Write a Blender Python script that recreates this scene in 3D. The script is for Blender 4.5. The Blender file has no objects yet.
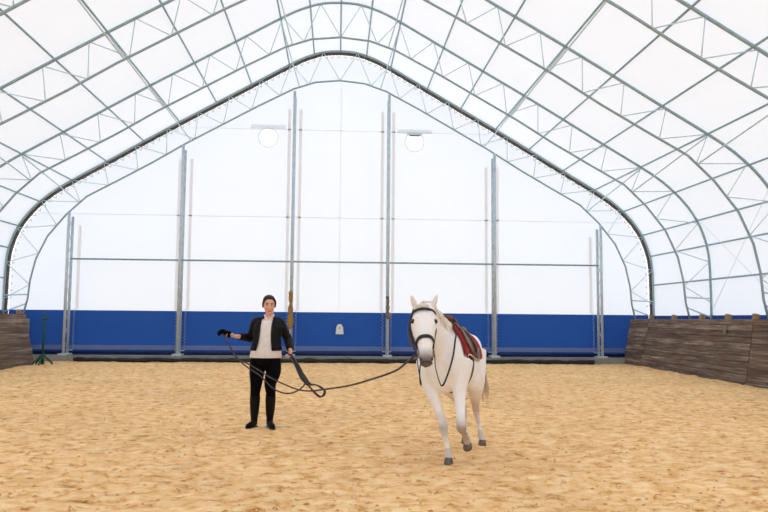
import bpy, bmesh, math, random
from mathutils import Vector, Matrix, noise
random.seed(7)
SC = bpy.context.scene
COL = SC.collection
V = Vector

# ------------------------------------------------------------------ helpers
def lin(r, g, b):
    f = lambda c: (c / 255 / 12.92) if c <= 10 else ((c / 255 + .055) / 1.055) ** 2.4
    return (f(r), f(g), f(b), 1)

def new_mat(name):
    m = bpy.data.materials.new(name); m.use_nodes = True
    nt = m.node_tree
    b = nt.nodes.get('Principled BSDF')
    return m, nt, b

def mat(name, rgb, rough=.6, metal=0., var=.08, scale=14., bump=0., bscale=60., spec=.4, stretch=(1, 1, 1), rgb2=None, coord='Object'):
    """procedural paint: two tones of one colour mixed by noise, optional bump"""
    m, nt, b = new_mat(name)
    N, L = nt.nodes, nt.links
    tc = N.new('ShaderNodeTexCoord'); mp = N.new('ShaderNodeMapping'); mp.inputs['Scale'].default_value = stretch
    L.new(tc.outputs[coord], mp.inputs['Vector'])
    no = N.new('ShaderNodeTexNoise'); no.inputs['Scale'].default_value = scale; no.inputs['Detail'].default_value = 5
    L.new(mp.outputs[0], no.inputs['Vector'])
    mx = N.new('ShaderNodeMix'); mx.data_type = 'RGBA'
    c = lin(*rgb)
    c2 = lin(*rgb2) if rgb2 else tuple(x * (1 - 2 * var) for x in c[:3]) + (1,)
    mx.inputs[6].default_value = c2; mx.inputs[7].default_value = c
    rp = N.new('ShaderNodeMapRange'); rp.inputs['From Min'].default_value = .35; rp.inputs['From Max'].default_value = .65
    L.new(no.outputs['Fac'], rp.inputs['Value']); L.new(rp.outputs[0], mx.inputs[0])
    L.new(mx.outputs[2], b.inputs['Base Color'])
    b.inputs['Roughness'].default_value = rough; b.inputs['Metallic'].default_value = metal
    b.inputs['Specular IOR Level'].default_value = spec
    if bump:
        n2 = N.new('ShaderNodeTexNoise'); n2.inputs['Scale'].default_value = bscale; n2.inputs['Detail'].default_value = 4
        L.new(mp.outputs[0], n2.inputs['Vector'])
        bp = N.new('ShaderNodeBump'); bp.inputs['Strength'].default_value = bump; bp.inputs['Distance'].default_value = .01
        L.new(n2.outputs['Fac'], bp.inputs['Height']); L.new(bp.outputs[0], b.inputs['Normal'])
    return m

def fabric(name, rgb, trgb, trans, scale=1.2, var=.03):
    """sheet membrane: diffuse reflection plus daylight through the cloth"""
    m, nt, b = new_mat(name); N, L = nt.nodes, nt.links
    N.remove(b)
    out = N.get('Material Output')
    tc = N.new('ShaderNodeTexCoord'); no = N.new('ShaderNodeTexNoise'); no.inputs['Scale'].default_value = scale; no.inputs['Detail'].default_value = 4
    L.new(tc.outputs['Object'], no.inputs['Vector'])
    def tone(c):
        mx = N.new('ShaderNodeMix'); mx.data_type = 'RGBA'
        c = lin(*c); mx.inputs[6].default_value = tuple(x * (1 - var) for x in c[:3]) + (1,); mx.inputs[7].default_value = c
        L.new(no.outputs['Fac'], mx.inputs[0]); return mx.outputs[2]
    d = N.new('ShaderNodeBsdfDiffuse'); t = N.new('ShaderNodeBsdfTranslucent'); s = N.new('ShaderNodeMixShader')
    L.new(tone(rgb), d.inputs['Color']); L.new(tone(trgb), t.inputs['Color'])
    s.inputs[0].default_value = trans
    L.new(d.outputs[0], s.inputs[1]); L.new(t.outputs[0], s.inputs[2]); L.new(s.outputs[0], out.inputs['Surface'])
    return m

def attr_mat(name, rough=.75, bump=.15, bscale=120., spec=.25):
    m, nt, b = new_mat(name); N, L = nt.nodes, nt.links
    a = N.new('ShaderNodeAttribute'); a.attribute_name = 'Col'
    tc = N.new('ShaderNodeTexCoord')
    no = N.new('ShaderNodeTexNoise'); no.inputs['Scale'].default_value = 22; no.inputs['Detail'].default_value = 5
    L.new(tc.outputs['Object'], no.inputs['Vector'])
    mr = N.new('ShaderNodeMapRange'); mr.inputs['To Min'].default_value = .93; mr.inputs['To Max'].default_value = 1.04
    L.new(no.outputs['Fac'], mr.inputs['Value'])
    mx = N.new('ShaderNodeMix'); mx.data_type = 'RGBA'; mx.blend_type = 'MULTIPLY'; mx.inputs[0].default_value = 1
    L.new(a.outputs['Color'], mx.inputs[6]); L.new(mr.outputs[0], mx.inputs[7]); L.new(mx.outputs[2], b.inputs['Base Color'])
    n2 = N.new('ShaderNodeTexNoise'); n2.inputs['Scale'].default_value = bscale
    L.new(tc.outputs['Object'], n2.inputs['Vector'])
    bp = N.new('ShaderNodeBump'); bp.inputs['Strength'].default_value = bump; bp.inputs['Distance'].default_value = .01
    L.new(n2.outputs['Fac'], bp.inputs['Height']); L.new(bp.outputs[0], b.inputs['Normal'])
    b.inputs['Roughness'].default_value = rough; b.inputs['Specular IOR Level'].default_value = spec
    return m

def obj(name, bm, m, parent=None, smooth=True):
    me = bpy.data.meshes.new(name)
    bmesh.ops.recalc_face_normals(bm, faces=bm.faces[:])
    bm.to_mesh(me); bm.free()
    for p in me.polygons: p.use_smooth = smooth
    me.materials.append(m)
    o = bpy.data.objects.new(name, me); COL.objects.link(o)
    if parent: o.parent = parent
    return o

def thing(name, label, cat, loc=(0, 0, 0), rz=0., group=None):
    o = bpy.data.objects.new(name, None); COL.objects.link(o); o.empty_display_size = .1
    o.location = loc; o.rotation_euler = (0, 0, rz)
    return tag(o, label, cat, group)

def tag(o, label, cat, group=None, kind=None):
    o['label'] = label; o['category'] = cat
    if group: o['group'] = group
    if kind: o['kind'] = kind
    return o

def struct(o):
    o['kind'] = 'structure'; return o

def box(bm, lo, hi, M=None):
    vs = [V((x, y, z)) for z in (lo[2], hi[2]) for y in (lo[1], hi[1]) for x in (lo[0], hi[0])]
    if M: vs = [M @ v for v in vs]
    v = [bm.verts.new(p) for p in vs]
    for f in ((0, 1, 3, 2), (4, 6, 7, 5), (0, 4, 5, 1), (2, 3, 7, 6), (0, 2, 6, 4), (1, 5, 7, 3)):
        bm.faces.new([v[i] for i in f])

def hexa(bm, q0, q1):
    """solid between two quads"""
    a = [bm.verts.new(p) for p in q0]; b = [bm.verts.new(p) for p in q1]
    bm.faces.new(a[::-1]); bm.faces.new(b)
    for i in range(4):
        j = (i + 1) % 4; bm.faces.new((a[i], a[j], b[j], b[i]))

def skin(bm, rings, closed=True, cap=True):
    R = [[bm.verts.new(p) for p in r] for r in rings]
    n = len(R[0])
    for a, b in zip(R, R[1:]):
        for i in range(n if closed else n - 1):
            j = (i + 1) % n; bm.faces.new((a[i], a[j], b[j], b[i]))
    if cap and closed:
        for r in (R[0][::-1], R[-1]):
            c = bm.verts.new(sum((v.co for v in r), V()) / n)
            for i in range(n): bm.faces.new((c, r[i], r[(i + 1) % n]))

def ell(c, ax, ay, rx, ry, n=20, p=2.):
    out = []
    for k in range(n):
        t = 2 * math.pi * k / n; ct, st = math.cos(t), math.sin(t)
        q = 2 / p
        out.append(c + ax * rx * math.copysign(abs(ct) ** q, ct) + ay * ry * math.copysign(abs(st) ** q, st))
    return out

def cat(P, sub):
    """Catmull-Rom through points or tuples"""
    if sub <= 1: return P
    out = []; n = len(P)
    for i in range(n - 1):
        a, b, c, d = P[max(i - 1, 0)], P[i], P[i + 1], P[min(i + 2, n - 1)]
        for k in range(sub):
            t = k / sub
            out.append(tuple(.5 * (2 * b[j] + (c[j] - a[j]) * t + (2 * a[j] - 5 * b[j] + 4 * c[j] - d[j]) * t * t + (3 * b[j] - a[j] - 3 * c[j] + d[j]) * t ** 3) for j in range(len(b))))
    out.append(tuple(P[-1])); return out

def tube(bm, pts, rad, n=8, sub=1, flat=1., up=None):
    """round (or flattened) tube through points with one radius or one per point"""
    if not hasattr(rad, '__len__'): rad = [rad] * len(pts)
    Q = cat([tuple(p) + (r,) for p, r in zip(pts, rad)], sub)
    P = [V(q[:3]) for q in Q]; R = [max(q[3], .0008) for q in Q]
    rings = []; u = None
    for i, p in enumerate(P):
        t = (P[min(i + 1, len(P) - 1)] - P[max(i - 1, 0)]).normalized()
        if u is None:
            u = V(up) if up else (V((0, 0, 1)) if abs(t.z) < .9 else V((1, 0, 0)))
        u = (u - t * u.dot(t))
        if u.length < 1e-5: u = t.orthogonal()
        u.normalize(); w = t.cross(u)
        rings.append(ell(p, u, w, R[i], R[i] * flat, n))
    skin(bm, rings)

def tube_obj(name, pts, rad, m, parent=None, **k):
    bm = bmesh.new(); tube(bm, pts, rad, **k); return obj(name, bm, m, parent)

def ball(bm, c, r, M=None, seg=16):
    c = V(c); r = r if hasattr(r, '__len__') else (r,) * 3
    S = Matrix.Translation(c) @ (M.to_4x4() if M else Matrix()) @ Matrix.Diagonal((*r, 1))
    bmesh.ops.create_uvsphere(bm, u_segments=seg, v_segments=seg // 2 + 2, radius=1, matrix=S)

def fuse(o, voxel, smooth=4, fac=.5, dec=None):
    """one continuous skin out of overlapping volumes"""
    m = o.modifiers.new('r', 'REMESH'); m.mode = 'VOXEL'; m.voxel_size = voxel
    s = o.modifiers.new('s', 'SMOOTH'); s.iterations = smooth; s.factor = fac
    dg = bpy.context.evaluated_depsgraph_get(); dg.update()
    me = bpy.data.meshes.new_from_object(o.evaluated_get(dg))
    mats = list(o.data.materials)
    o.modifiers.clear(); old = o.data; o.data = me; me.name = old.name
    if not me.materials:
        for x in mats: me.materials.append(x)
    for p in me.polygons: p.use_smooth = True
    return o

def paint(o, fn):
    a = o.data.color_attributes.new('Col', 'FLOAT_COLOR', 'POINT')
    for i, v in enumerate(o.data.vertices): a.data[i].color = fn(v.co)

def mixc(a, b, t):
    t = max(0, min(1, t)); return tuple(a[i] * (1 - t) + b[i] * t for i in range(4))

def nz(p, s): return noise.noise(V(p) * s)

# ------------------------------------------------------------------ camera
F = 747.0
vy = V((337 - 384, -(318 - 256), -F)).normalized()
vz = V((.0085 * 8956, 8956, -F)); vz = (vz - vy * vz.dot(vy)).normalized()
vx = vy.cross(vz)
cam_d = bpy.data.cameras.new('camera'); cam = bpy.data.objects.new('camera', cam_d); COL.objects.link(cam)
cam_d.sensor_width = 36; cam_d.lens = F / 768 * 36; cam_d.clip_end = 300
cam.matrix_world = Matrix.Translation((0, 0, 1.40)) @ Matrix((vx, vy, vz)).to_4x4()
SC.camera = cam

# ------------------------------------------------------------------ materials
M_roof = fabric('roof_membrane', (238, 240, 243), (237, 242, 249), .45)
M_gable = fabric('gable_membrane', (238, 240, 243), (236, 240, 245), .5)
M_fseam = fabric('fine_seam', (240, 240, 241), (251, 251, 252), .88)
M_seam = fabric('membrane_seam', (238, 240, 242), (250, 251, 253), .78)
M_web = fabric('webbing', (240, 238, 236), (250, 247, 245), .86)
M_blue = fabric('blue_vinyl', (50, 92, 168), (36, 78, 158), .15, 2.5, .12)
M_blue2 = fabric('blue_vinyl_daylit', (126, 144, 194), (110, 130, 190), .2, 2.5, .1)  # same vinyl, daylight shining through put into a paler blue
M_navy = mat('dark_blue_vinyl', (20, 36, 86), .5)
M_film = fabric('vent_film', (250, 250, 250), (255, 255, 255), .93)
M_steel = mat('galvanised_steel', (158, 180, 186), .5, .2, .08, 9)
M_steel2 = mat('galvanised_lattice', (210, 232, 240), .5, .1, .06, 9)
M_post = mat('zinc_column', (200, 214, 222), .5, .1, .08, 6)
M_dark = mat('lacing_dark', (112, 104, 96), .8, 0, .25, 18, .5, 40)
M_tan = mat('lacing_tan', (188, 170, 156), .85, 0, .12, 20)
M_cord = mat('white_cord', (200, 204, 214), .8)
M_conc = mat('concrete', (150, 150, 146), .9, 0, .1, 5, .3, 40)
M_black = mat('black_plastic', (26, 27, 28), .55, 0, .2, 9, .4, 14)
M_green = mat('green_paint', (8, 80, 62), .45, 0, .15, 12)
M_rope = mat('straw_rope', (176, 140, 74), .9, 0, .25, 30, .6, 60)
M_rope2 = mat('faded_rope', (140, 128, 108), .9, 0, .25, 30, .6, 60)
M_tag = mat('white_card', (226, 232, 230), .6, 0, .03)
M_line = mat('lunge_webbing', (74, 70, 78), .7, 0, .2, 30)
M_leather = mat('black_leather', (34, 30, 30), .45, 0, .15, 40)
M_brown = mat('brown_leather', (104, 66, 42), .42, 0, .2, 18, .15, 60)
M_dbrown = mat('dark_brown_leather', (70, 46, 32), .45, 0, .2, 18)
M_red = mat('red_pad_cloth', (158, 34, 44), .85, 0, .15, 30, .5, 160)
M_piping = mat('white_piping', (222, 214, 208), .8)
M_metal = mat('bright_metal', (150, 148, 146), .4, .7, .04)
M_horse = attr_mat('grey_coat')
M_mane = mat('white_hair', (240, 230, 216), .7, 0, .12, 40, .5, 90, stretch=(1, 1, .3))
M_tail = mat('cream_hair', (236, 216, 190), .75, 0, .15, 40, .5, 90, stretch=(1, 1, .3))
M_hoof = mat('hoof_horn', (112, 102, 94), .5, 0, .2, 20)
M_eye = mat('dark_eye', (14, 10, 9), .12, 0, .05, spec=.6)
M_skin = attr_mat('skin', .55, .05, 200, .35)
M_hair = mat('brown_hair', (62, 40, 32), .7, 0, .25, 30, .5, 90, stretch=(1, 1, .4))
M_jacket = mat('black_quilted_nylon', (14, 13, 17), .6, 0, .2, 12, .5, 24, spec=.2)
M_shirt = mat('white_knit', (236, 231, 228), .9, 0, .05, 18, .5, 120)
M_trou = mat('black_breeches', (8, 8, 11), .9, 0, .15, 16, .3, 40, spec=.1)
M_boot = mat('black_boot', (10, 10, 12), .5, 0, .15, 16, spec=.15)
M_glove = mat('black_glove', (9, 9, 12), .9, 0, .15, 30, spec=.1)
M_lip = mat('lips', (172, 96, 88), .5)
M_smudge = mat('pale_smudge', (140, 134, 126), .9, 0, .2, 30)
M_stub = mat('pale_timber', (160, 132, 104), .9, 0, .15, 10)

def board_mat():
    m, nt, b = new_mat('weathered_board'); N, L = nt.nodes, nt.links
    tc = N.new('ShaderNodeTexCoord'); mp = N.new('ShaderNodeMapping'); mp.inputs['Scale'].default_value = (4, .35, 9)
    L.new(tc.outputs['Object'], mp.inputs['Vector'])
    n1 = N.new('ShaderNodeTexNoise'); n1.inputs['Scale'].default_value = 2.2; n1.inputs['Detail'].default_value = 8; n1.inputs['Roughness'].default_value = .7
    L.new(mp.outputs[0], n1.inputs['Vector'])
    cr = N.new('ShaderNodeValToRGB'); e = cr.color_ramp.elements
    e[0].position = .3; e[0].color = lin(70, 60, 54); e[1].position = .75; e[1].color = lin(170, 156, 144)
    k = e.new(.5); k.color = lin(110, 96, 86)
    L.new(n1.outputs['Fac'], cr.inputs[0])
    a = N.new('ShaderNodeAttribute'); a.attribute_name = 'Col'
    mx = N.new('ShaderNodeMix'); mx.data_type = 'RGBA'; mx.blend_type = 'MULTIPLY'; mx.inputs[0].default_value = 1
    L.new(cr.outputs[0], mx.inputs[6]); L.new(a.outputs['Color'], mx.inputs[7])
    # scuffs: rusty and pale blotches
    n2 = N.new('ShaderNodeTexNoise'); n2.inputs['Scale'].default_value = 1.6; n2.inputs['Detail'].default_value = 6
    L.new(tc.outputs['Object'], n2.inputs['Vector'])
    mr = N.new('ShaderNodeMapRange'); mr.inputs['From Min'].default_value = .58; mr.inputs['From Max'].default_value = .75; mr.inputs['To Max'].default_value = .45
    L.new(n2.outputs['Fac'], mr.inputs['Value'])
    m2 = N.new('ShaderNodeMix'); m2.data_type = 'RGBA'; m2.inputs[7].default_value = lin(120, 84, 62)
    L.new(mr.outputs[0], m2.inputs[0]); L.new(mx.outputs[2], m2.inputs[6]); L.new(m2.outputs[2], b.inputs['Base Color'])
    bp = N.new('ShaderNodeBump'); bp.inputs['Strength'].default_value = .5; bp.inputs['Distance'].default_value = .015
    L.new(n1.outputs['Fac'], bp.inputs['Height']); L.new(bp.outputs[0], b.inputs['Normal'])
    b.inputs['Roughness'].default_value = .9; b.inputs['Specular IOR Level'].default_value = .2
    return m
M_board = board_mat()

def sand_mat():
    m, nt, b = new_mat('wood_shaving_footing'); N, L = nt.nodes, nt.links
    tc = N.new('ShaderNodeTexCoord')
    def nse(s, d, r=.6, st=(1, 1, 1)):
        mp = N.new('ShaderNodeMapping'); mp.inputs['Scale'].default_value = st; L.new(tc.outputs['Object'], mp.inputs['Vector'])
        n = N.new('ShaderNodeTexNoise'); n.inputs['Scale'].default_value = s; n.inputs['Detail'].default_value = d; n.inputs['Roughness'].default_value = r
        L.new(mp.outputs[0], n.inputs['Vector']); return n.outputs['Fac']
    fine = nse(8, 7, .62, (.75, 1, 1)); big = nse(.5, 4, .55); mid = nse(2.6, 6, .62)
    cr = N.new('ShaderNodeValToRGB'); e = cr.color_ramp.elements
    e[0].position = .30; e[0].color = lin(168, 114, 62); e[1].position = .72; e[1].color = lin(250, 224, 180)
    k = e.new(.42); k.color = lin(227, 181, 122); k = e.new(.52); k.color = lin(241, 201, 147)
    L.new(fine, cr.inputs[0])
    mx = N.new('ShaderNodeMix'); mx.data_type = 'RGBA'; mx.inputs[7].default_value = lin(212, 160, 102)
    mr = N.new('ShaderNodeMapRange'); mr.inputs['From Min'].default_value = .5; mr.inputs['From Max'].default_value = .75; mr.inputs['To Max'].default_value = .7
    L.new(mid, mr.inputs['Value']); L.new(mr.outputs[0], mx.inputs[0]); L.new(cr.outputs[0], mx.inputs[6])
    st = nse(6.5, 4, .55, (.6, 1, 1)); m3 = N.new('ShaderNodeMix'); m3.data_type = 'RGBA'; m3.inputs[7].default_value = lin(178, 122, 66)
    mr3 = N.new('ShaderNodeMapRange'); mr3.inputs['From Min'].default_value = .60; mr3.inputs['From Max'].default_value = .72; mr3.inputs['To Max'].default_value = .75
    L.new(st, mr3.inputs['Value']); L.new(mr3.outputs[0], m3.inputs[0]); L.new(mx.outputs[2], m3.inputs[6]); mx = m3
    m2 = N.new('ShaderNodeMix'); m2.data_type = 'RGBA'; m2.blend_type = 'MULTIPLY'; m2.inputs[0].default_value = 1
    mr2 = N.new('ShaderNodeMapRange'); mr2.inputs['From Min'].default_value = .3; mr2.inputs['From Max'].default_value = .7; mr2.inputs['To Min'].default_value = .9; mr2.inputs['To Max'].default_value = 1.06
    L.new(big, mr2.inputs['Value']); L.new(mx.outputs[2], m2.inputs[6]); L.new(mr2.outputs[0], m2.inputs[7])
    L.new(m2.outputs[2], b.inputs['Base Color'])
    bp = N.new('ShaderNodeBump'); bp.inputs['Strength'].default_value = .8; bp.inputs['Distance'].default_value = .03
    L.new(fine, bp.inputs['Height']); L.new(bp.outputs[0], b.inputs['Normal'])
    b.inputs['Roughness'].default_value = .95; b.inputs['Specular IOR Level'].default_value = .1
    return m
M_sand = sand_mat()

# ------------------------------------------------------------------ light: overcast daylight outside the translucent tent
w = bpy.data.worlds.new('overcast'); SC.world = w; w.use_nodes = True
nt = w.node_tree; bg = nt.nodes['Background']
tc = nt.nodes.new('ShaderNodeTexCoord'); sx = nt.nodes.new('ShaderNodeSeparateXYZ'); nt.links.new(tc.outputs['Generated'], sx.inputs[0])
cr = nt.nodes.new('ShaderNodeValToRGB'); e = cr.color_ramp.elements
e[0].position = .45; e[0].color = (.84, .86, .90, 1); e[1].position = 1; e[1].color = (1, 1, 1, 1)
mr = nt.nodes.new('ShaderNodeMapRange'); mr.inputs['From Min'].default_value = -1
nt.links.new(sx.outputs['Z'], mr.inputs['Value']); nt.links.new(mr.outputs[0], cr.inputs[0]); nt.links.new(cr.outputs[0], bg.inputs['Color'])
bg.inputs['Strength'].default_value = 2.0
sun_d = bpy.data.lights.new('overcast_sun', 'SUN'); sun_d.energy = .5; sun_d.angle = math.radians(25)
sun = bpy.data.objects.new('overcast_sun', sun_d); COL.objects.link(sun); sun.location = (0, 0, 30); sun.rotation_euler = (math.radians(20), math.radians(15), 0)

# ------------------------------------------------------------------ hall profile
OUT = [(0, 10.08), (.45, 10.05), (.9, 9.93), (1.5, 9.66), (2.9, 8.86), (4.0, 8.23), (5.1, 7.60), (6.2, 6.95), (7.3, 6.29), (8.2, 5.76), (8.75, 5.42), (9.15, 5.12), (9.6, 4.68), (9.95, 4.18), (10.15, 3.7), (10.26, 3.2), (10.29, 2.5), (10.29, 1.35)]
INN = [(0, 9.10), (.8, 9.02), (1.5, 8.78), (2.6, 8.20), (3.75, 7.55), (4.9, 6.90), (5.9, 6.28), (6.95, 5.68), (7.9, 5.15), (8.5, 4.58), (9.05, 3.88), (9.38, 3.15), (9.52, 2.5), (9.57, 1.9), (9.70, 1.35)]
OUT = cat(OUT, 3)
def arc(P):
    s = [0]
    for a, b in zip(P, P[1:]): s.append(s[-1] + math.dist(a, b))
    return s
def at_s(P, S, s):
    s = max(0, min(S[-1], s))
    for i in range(len(P) - 1):
        if s <= S[i + 1] + 1e-9:
            t = (s - S[i]) / (S[i + 1] - S[i]); return tuple(P[i][k] + (P[i + 1][k] - P[i][k]) * t for k in (0, 1))
SO, SI = arc(OUT), arc(INN)
def full(P): return [(-x, z) for x, z in P[:0:-1]] + P
def out_z(x):
    x = abs(x)
    for (a, za), (b, zb) in zip(OUT, OUT[1:]):
        if a <= x <= b and b > a: return za + (zb - za) * (x - a) / (b - a)
    return 1.35
WALL_Y = 24.3
TRUSS_Y = [23.8, 20.03, 16.26, 12.49]

# ------------------------------------------------------------------ setting
# floor: trodden, lumpy wood shavings
bm = bmesh.new()
ys = [-8, -4, 0, 3]; y = 4.4
while y < WALL_Y - .02: ys.append(y); y += .0042 * y
ys += [WALL_Y]
nx = 440; rows = []
pr = [(1.1, 7.32, .22), (1.7, 8.36, .2)]
for y in ys:
    r = []
    for i in range(nx + 1):
        x = -10.6 + 21.2 * i / nx
        p = V((x, y, 0))
        if y > 4.2:
            h = .022 * noise.noise(p * 1.3) + .020 * noise.noise(p * 4.2) + .016 * noise.noise(p * 9.5) + .009 * noise.noise(p * 21)
            for (qx, qy, qr) in pr:
                d = math.hypot(x - qx, y - qy); h = h * min(1, d / qr) if d < qr else h
            d = math.hypot(x + .92, y - 9.75)
            if d < .4: h *= .25 + .75 * d / .4
            p.z = h
        r.append(bm.verts.new(p))
    rows.append(r)
for a, b in zip(rows, rows[1:]):
    for i in range(nx): bm.faces.new((a[i], a[i + 1], b[i + 1], b[i]))
floor = struct(obj('floor', bm, M_sand))

# loose shavings lying on the footing
def chips():
    bm = bmesh.new(); rnd = random.Random(3)
    lay = bm.verts.layers.float_color.new('Col')
    for k in range(3500):
        y = 4.9 * (24 / 4.9) ** (rnd.random() ** 1.25); x = rnd.uniform(-.62, .62) * y
        if x < -8.45 or x > 8.8 or y > 23.5 or math.hypot(x + .92, y - 9.75) < .35: continue
        p = V((x, y, 0))
        h = .022 * noise.noise(p * 1.3) + .020 * noise.noise(p * 4.2) + .016 * noise.noise(p * 9.5) + .009 * noise.noise(p * 21)
        L_, W_, T_ = rnd.uniform(.010, .030), rnd.uniform(.005, .013), rnd.uniform(.003, .008)
        R = Matrix.Translation((x, y, h + .006)) @ Matrix.Rotation(rnd.gauss(0, .9), 4, 'Z') @ Matrix.Rotation(rnd.gauss(0, .15), 4, 'Y') @ Matrix.Rotation(rnd.gauss(0, .18), 4, 'X')
        c = rnd.choice([lin(236, 204, 152), lin(240, 212, 168), lin(218, 172, 112), lin(204, 154, 96), lin(226, 186, 128)])
        q = [R @ V(v) for v in ((-L_, -W_, 0), (L_, -W_ * .6, 0), (L_ * .9, W_, 0), (-L_ * .8, W_ * .7, 0), (0, 0, T_ * 1.6))]
        vs = [bm.verts.new(v) for v in q]
        for v in vs: v[lay] = c
        for i in range(4): bm.faces.new((vs[i], vs[(i + 1) % 4], vs[4]))
    return obj('wood_shavings', bm, attr_mat('shaving', .9, .1, 60, .1), smooth=False)
tag(chips(), 'loose pale and brown wood shavings strewn over the arena footing', 'wood shavings', kind='stuff')

# roof membrane
bm = bmesh.new()
prof = [(x * 1.0065, z + .045) for x, z in full(OUT)]
prof = [(-10.37, 0.0)] + prof + [(10.37, 0.0)]
rings = [[V((x, y, z)) for x, z in prof] for y in (-8, 0, 8.7, 12.49, 16.26, 20.03, 23.8, WALL_Y + .02)]
skin(bm, rings, closed=False, cap=False)
struct(obj('ceiling', bm, M_roof))
# membrane seams over each bay
bm = bmesh.new()
for y in (10.6, 14.4, 18.15, 21.9):
    pass
bm.free()

# side walls: blue skirt and concrete footing behind the kick boards
for s, nm in ((-1, 'wall_left'), (1, 'wall_right')):
    bm = bmesh.new(); box(bm, (s * 10.33 - .01, -8, .0), (s * 10.33 + .01, WALL_Y - .06, 1.56))
    wl = struct(obj(nm, bm, M_blue, smooth=False))
    bm = bmesh.new(); box(bm, (min(s * 9.62, s * 10.30), 6, -.02), (max(s * 9.62, s * 10.30), WALL_Y - .12, 1.30)) if s < 0 else box(bm, (9.85, 6, -.02), (10.30, WALL_Y - .12, 1.30))
    obj('concrete_footing', bm, M_conc, wl, smooth=False)

# gable behind camera
bm = bmesh.new()
vs = [bm.verts.new((x, -7.98, z)) for x, z in prof]; bm.faces.new(vs)
struct(obj('wall_front', bm, M_gable, smooth=False))

# gable wall, white above 1.57 m, with two round vent openings
VENTS = [(-2.33, 7.28, .30), (2.49, 7.23, .30)]
def gable_wall():
    cu = bpy.data.curves.new('gable', 'CURVE'); cu.dimensions = '2D'; cu.fill_mode = 'BOTH'
    def poly(pts):
        s = cu.splines.new('POLY'); s.points.add(len(pts) - 1); s.use_cyclic_u = True
        for q, (x, z) in zip(s.points, pts): q.co = (x, z, 0, 1)
    poly([(10.33, 1.57)] + [(x * 1.003, z + .02) for x, z in full(OUT)[::-1] if z > 1.6] + [(-10.33, 1.57)])
    for x, z, r in VENTS: poly([(x + r * math.cos(a * math.pi / 20), z + r * math.sin(a * math.pi / 20)) for a in range(40)])
    o = bpy.data.objects.new('tmp', cu); COL.objects.link(o)
    dg = bpy.context.evaluated_depsgraph_get(); dg.update()
    me = bpy.data.meshes.new_from_object(o.evaluated_get(dg)); bpy.data.objects.remove(o)
    me.name = 'wall_back'; me.transform(Matrix.Translation((0, WALL_Y, 0)) @ Matrix.Rotation(math.pi / 2, 4, 'X'))
    me.materials.clear(); me.materials.append(M_gable)
    w = bpy.data.objects.new('wall_back', me); COL.objects.link(w); return struct(w)
wall_back = gable_wall()
bm = bmesh.new(); nxs = 120; rows = []
zs = [.16, .22, .32, .33, .5, .51, .7, 1.0, 1.3, 1.5, 1.58]
for z in zs:
    rows.append([V((-10.32 + 20.64 * i / nxs, WALL_Y - .02 - .012 * math.sin(i * .9) * max(0, (1.2 - z)) - (.03 if .3 < z < .52 else 0), z)) for i in range(nxs + 1)])
skin(bm, rows, closed=False, cap=False)
bb = obj('blue_skirt', bm, M_blue, wall_back)
bm = bmesh.new()
skin(bm, [[V((-9.6 + 19.2 * i / nxs, WALL_Y - .078 - .010 * math.sin(i * .9), z)) for i in range(nxs + 1)] for z in (.345, .49)], closed=False, cap=False)
obj('daylit_strip', bm, M_blue2, wall_back)  # pale band stands in for daylight through the skirt's single layer
tube_obj('hem_pipe', [(-10, WALL_Y - .09, .26), (10, WALL_Y - .09, .26)], .05, M_navy, wall_back)
# seams and webbing on the gable
def strip(x0, z0, x1, z1, wd, m, nm, y=WALL_Y - .012):
    bm = bmesh.new(); d = V((x1 - x0, 0, z1 - z0)).normalized(); n = V((-d.z, 0, d.x)) * wd / 2
    a, b = V((x0, y, z0)), V((x1, y, z1)); o = V((0, .006, 0))
    hexa(bm, [a - n, b - n, b + n, a + n], [a - n + o, b - n + o, b + n + o, a + n + o]); return obj(nm, bm, m, wall_back, smooth=False)
for z, m in ((4.66, M_seam), (7.56, M_seam)):
    xx = 9.55 if z < 5 else 5.0
    strip(-xx, z, xx, z, .028, M_fseam, 'membrane_seam')
strip(.05, 1.6, .05, 9.1, .025, M_fseam, 'membrane_seam')
PX = [-8.42, -4.96, -1.46, 1.61, 5.07, 8.57]
PT = [4.64, 6.86, 8.70, 8.68, 6.80, 4.50]
for i, (x, zt) in enumerate(zip(PX, PT)):
    for s in (-1, 1):
        strip(x + s * .185, 1.62, x + s * .185, zt - (.35 if abs(x) > 3 else .45), .10, M_web, 'webbing_strip')
# kerb
bm = bmesh.new(); box(bm, (-10.3, WALL_Y - .62, -.05), (10.3, WALL_Y + .1, .185)); struct(obj('trim_1', bm, M_conc, smooth=False))
# lumpy black sheeting along the foot of the wall
bm = bmesh.new(); pts = []; rad = []
for i in range(260):
    x = -8.0 + 16.2 * i / 259
    pts.append((x, WALL_Y - .76 + .03 * nz((x, 0, 0), 2.1), .065 + .025 * nz((x, 3, 0), 1.7))); rad.append(.062 + .03 * nz((x, 9, 0), 3.0) + .012 * nz((x, 5, 0), 11))
tube(bm, pts, rad, n=10); tag(obj('plastic_sheeting', bm, M_black), 'rumpled black plastic sheeting along the foot of the back wall', 'sheeting')

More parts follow.
